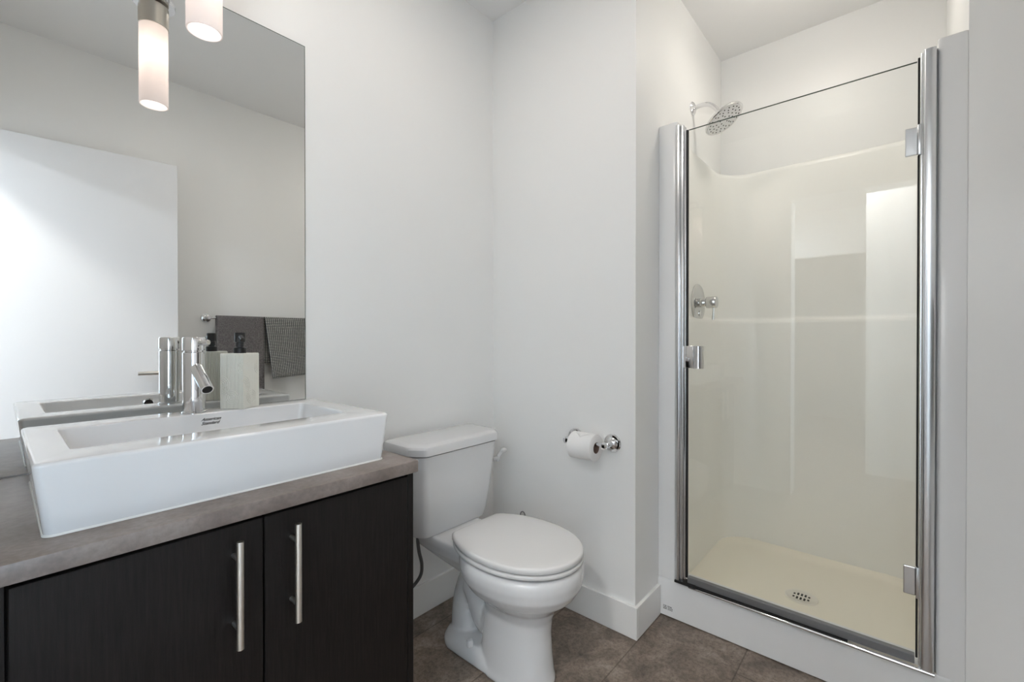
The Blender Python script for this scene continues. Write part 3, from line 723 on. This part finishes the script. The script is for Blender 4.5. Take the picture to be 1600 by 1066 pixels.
obj('pan', bm, 'panfloor', ss, sharp=80)
# front apron and rounded nose
bm = bmesh.new(); rows = []
pr_ = [(SX+0.085, 0.1525), (SX+0.02, 0.1535), (SX+0.009, 0.152), (SX+0.003, 0.147), (SX, 0.138), (SX-0.001, 0.06), (SX-0.002, 0.004), (SX+0.004, 0.0015), (SX+0.03, 0.0015)]
loft(bm, [[Vector((x, y, z))-SO for y in (AR+0.0004, 0.29, RY-0.0004)] for x, z in pr_], cap=False, closed=False)
obj('threshold', bm, 'acrylw', ss, sharp=60)
# side columns of the front
for (y0, y1, s) in ((0.651, RY-0.0004, 1), (AR+0.0004, -0.0755, -1)):
    rings = []
    yi = y0 if s > 0 else y1; yo = y1 if s > 0 else y0
    def cring(z, sh_=0.0):
        a = [(1.802, yo), (SX+0.002, yo), (SX-0.001, yo-s*0.004)]
        for k in range(7):
            t = k/6*PI/2; a.append((SX+0.010-0.011*math.cos(t), yi+s*0.010-s*0.010*math.sin(t)))
        a += [(1.802, yi)]
        return [Vector((x+sh_, y, z))-SO for x, y in a]
    for z in (0.150, 1.910): rings.append(cring(z))
    rings.append(cring(1.918, 0.004))
    obj('side_column', loft(bmesh.new(), rings), 'acrylw', ss, sharp=40)
# drain
b = lathe(bmesh.new(), [(0.057, -0.010), (0.057, 0.0025), (0.055, 0.0042), (0.044, 0.0038), (0.042, 0.0028), (0.001, 0.0028)], Vector((dcx, dcy, 0.0475))-SO, seg=48); dn = obj('drain_cover', b, 'draincov', ss)
b = lathe(bmesh.new(), [(0.0595, -0.002), (0.0595, 0.0006)], Vector((dcx, dcy, 0.0475))-SO, seg=48); obj('drain_gap', b, 'dark', dn)
b = bmesh.new()
for iy in range(-2, 3):
    for sx2 in (-1, 1):
        L_ = 0.021 if abs(iy) < 2 else 0.013
        xx = dcx + sx2*(0.004+L_/2+0.0015); yy = dcy + iy*0.0125
        box(b, xx-L_/2-SO.x, yy-0.0040-SO.y, 0.0480, xx+L_/2-SO.x, yy+0.0040-SO.y, 0.0507, bev=0.0009, seg=1)
obj('drain_slots', b, 'dark', dn)
# stamped marks on the threshold at the left end
b = bmesh.new(); random.seed(3)
for r in range(3):
    yy = 0.700
    for k in range(9):
        w1 = random.uniform(0.0012, 0.003)
        if yy - w1 < 0.655: break
        if not (3 < k < 5): box(b, SX-0.0026-SO.x, yy-w1-SO.y, 0.040-0.006*r, SX-0.0010-SO.x, yy-SO.y, 0.0428-0.006*r)
        yy -= w1 + random.uniform(0.0008, 0.003)
obj('stamped_marks', b, 'ink', ss, smooth=False)

# ------------------------------------------------------------ shower glass door
sd_ = thing('shower_door', 'frameless hinged glass shower door with polished metal jambs', 'shower door', (1.722, 0.29, 0.15))
DO = Vector((1.722, 0.29, 0.15))
def db(name, x0, y0, z0, x1, y1, z1, m, parent=None, bev=0.0012, **k):
    return obj(name, nbox(x0-DO.x, y0-DO.y, z0-DO.z, x1-DO.x, y1-DO.y, z1-DO.z, bev=bev, seg=2), m, parent or sd_, smooth=False)
gp = obj('glass_panel', nbox(1.719-DO.x, -0.033-DO.y, 0.182-DO.z, 1.725-DO.x, 0.606-DO.y, 1.872-DO.z), 'glass', sd_, smooth=False)
db('glass_top_edge', 1.7188, -0.033, 1.872, 1.7252, 0.606, 1.8732, 'glassedge', gp, bev=0)
# strike jamb on the left: outer channel + slimmer inner fin + black seal
b = nbox(1.700-DO.x, 0.634-DO.y, 0.156-DO.z, 1.745-DO.x, 0.6505-DO.y, 1.897-DO.z, bev=0.003); box(b, 1.706-DO.x, 0.622-DO.y, 0.156-DO.z, 1.740-DO.x, 0.634-DO.y, 1.893-DO.z, bev=0.002)
obj('strike_jamb', b, 'alu', sd_)
db('seal_strip', 1.714, 0.6065, 0.178, 1.722, 0.6135, 1.872, 'rubber')
db('seal_fin', 1.712, 0.6135, 0.17, 1.720, 0.621, 1.877, 'alu')
# hinge jamb on the right: wide rounded post and narrow fin
rings = []
def hring(z):
    a = []
    for k in range(13):
        t = PI*k/12; a.append((1.7045-0.0055*math.sin(t)**0.6, -0.0595+0.0135*math.cos(t)))
    a += [(1.745, -0.0735), (1.745, -0.0455)]
    return [Vector((x, y, z))-DO for x, y in a]
obj('hinge_jamb', loft(bmesh.new(), [hring(0.156), hring(1.892)]), 'alu', sd_, sharp=50)
db('jamb_fin', 1.706, -0.0450, 0.156, 1.720, -0.0405, 1.887, 'alu')
db('jamb_flange', 1.712, -0.0755, 0.156, 1.745, -0.0740, 1.89, 'alud', bev=0)
db('seal_strip', 1.714, -0.0395, 0.178, 1.722, -0.0345, 1.88, 'rubber')
for z0, z1 in ((1.606, 1.684), (0.356, 0.436)):
    hg = db('glass_hinge', 1.708, -0.0345, z0, 1.7175, -0.008, z1, 'alu', bev=0.002)
    obj('hinge_knuckle', nbox(1.700-DO.x, -0.043-DO.y, z0-0.004-DO.z, 1.716-DO.x, -0.0345-DO.y, z1+0.004-DO.z, bev=0.0015), 'alu', hg)
# pull handle folded round the glass edge
b = nbox(1.7085-DO.x, 0.585-DO.y, 0.974-DO.z, 1.713-DO.x, 0.626-DO.y, 1.057-DO.z, bev=0.001)
pts = []
rings = []
for z in (0.974, 1.057):
    a = []
    for k in range(13):
        t = -PI/2 + PI*k/12*1.0; a.append((1.7125-0.022*math.cos(t)*1.0, 0.5665-0.0*math.sin(t)+0.019*math.sin(t)))
    for k in range(12, -1, -1):
        t = -PI/2 + PI*k/12; a.append((1.7125-0.0195*math.cos(t), 0.5665+0.0165*math.sin(t)))
    rings.append([Vector((x, y, z))-DO for x, y in a])
loft(b, rings); obj('pull_handle', b, 'chrome', sd_, sharp=50)
# bottom rail, black gasket and track
db('bottom_rail', 1.711, -0.033, 0.1605, 1.730, 0.606, 0.184, 'alud')
b = nbox(1.698-DO.x, 0.575-DO.y, 0.1545-DO.z, 1.735-DO.x, 0.6505-DO.y, 0.163-DO.z); box(b, 1.7035-DO.x, 0.12-DO.y, 0.1545-DO.z, 1.735-DO.x, 0.62-DO.y, 0.1600-DO.z)
obj('gasket', b, 'rubber', sd_, smooth=False)
b = tube(bmesh.new(), [Vector((1.7015, -0.074, 0.1525))-DO, Vector((1.7035, 0.30, 0.1515))-DO, Vector((1.7055, 0.60, 0.1495))-DO], [0.0056, 0.0052, 0.0030], 14)
obj('threshold_track', b, 'chrome', sd_)

# ------------------------------------------------------------ shower head and valve
vx = 2.09
sh_ = thing('overhead_shower', 'round chrome rain shower head on a bent arm above the shower door', 'shower', (vx, RY, 2.132))
b = lathe(bmesh.new(), [(0.030, 0.0005), (0.030, 0.004), (0.024, 0.010), (0.014, 0.014), (0.011, 0.016)], (0, 0, 0), (0, -1, 0)); obj('wall_flange', b, 'chrome', sh_)
hc = Vector((0.0, -0.135, -0.088)); hn = Vector((0.0, -0.52, -0.854)).normalized()
ap = bez([(0, -0.005, 0), (0, -0.04, 0.003), (0, -0.075, -0.006), (0, -0.10, -0.030), tuple(hc - hn*0.030)], 8)
obj('arm', tube(bmesh.new(), ap, 0.0098, 18), 'chrome', sh_)
RH = 0.085
b = lathe(bmesh.new(), [(0.014, -0.040), (0.019, -0.034), (0.019, -0.024), (0.030, -0.019), (0.060, -0.013), (RH-0.004, -0.006), (RH, -0.001), (RH, 0.004), (RH-0.004, 0.007), (RH-0.008, 0.005), (0.074, 0.004)], hc, hn, seg=56); hd = obj('spray_head', b, 'chrome', sh_)
b = lathe(bmesh.new(), [(0.0765, 0.003), (0.0765, 0.0055), (0.075, 0.006)], hc, hn, seg=48)
M['facep'] = mat('face_plate', (0.92, 0.92, 0.93), 0.3, 0.0)
obj('face_plate', b, 'facep', hd)
a_, b_ = frame(hn); b = bmesh.new()
for r, n, ph_ in ((0.067, 20, 0), (0.052, 14, 0.2), (0.037, 9, 0.1), (0.021, 5, 0.4)):
    for k in range(n):
        t = ph_ + 2*PI*k/n; c = hc + hn*0.0055 + (a_*math.cos(t)+b_*math.sin(t))*r
        lathe(b, [(0.0030, 0), (0.0026, 0.0022)], c, hn, seg=8)
o = obj('nozzles', b, 'black', hd)
vz = 1.245
va = thing('shower_valve', 'round chrome shower valve with a lever on the stall wall', 'shower valve', (vx, IY1, vz))
b = lathe(bmesh.new(), [(0.086, 0.0005), (0.086, 0.003), (0.082, 0.007), (0.060, 0.010), (0.030, 0.011)], (0, 0, 0), (0, -1, 0), seg=56); obj('wall_plate', b, 'chrome_refl', va)
b = lathe(bmesh.new(), [(0.020, 0.010), (0.020, 0.030), (0.017, 0.034), (0.017, 0.040), (0.025, 0.041), (0.026, 0.044), (0.026, 0.080), (0.024, 0.083)], (0, 0, 0), (0, -1, 0), seg=36); hb = obj('handle_barrel', b, 'chrome_refl', va)
b = tube(bmesh.new(), [(0, -0.070, -0.020), (0, -0.070, -0.040), (0, -0.068, -0.078)], [0.0045, 0.005, 0.006], 14); obj('lever', b, 'chrome', hb)
b = lathe(bmesh.new(), [(0.013, 0.009), (0.013, 0.013), (0.011, 0.0145)], (0.0, 0, -0.048), (0, -1, 0), seg=20); obj('test_knob', b, 'chrome', va)
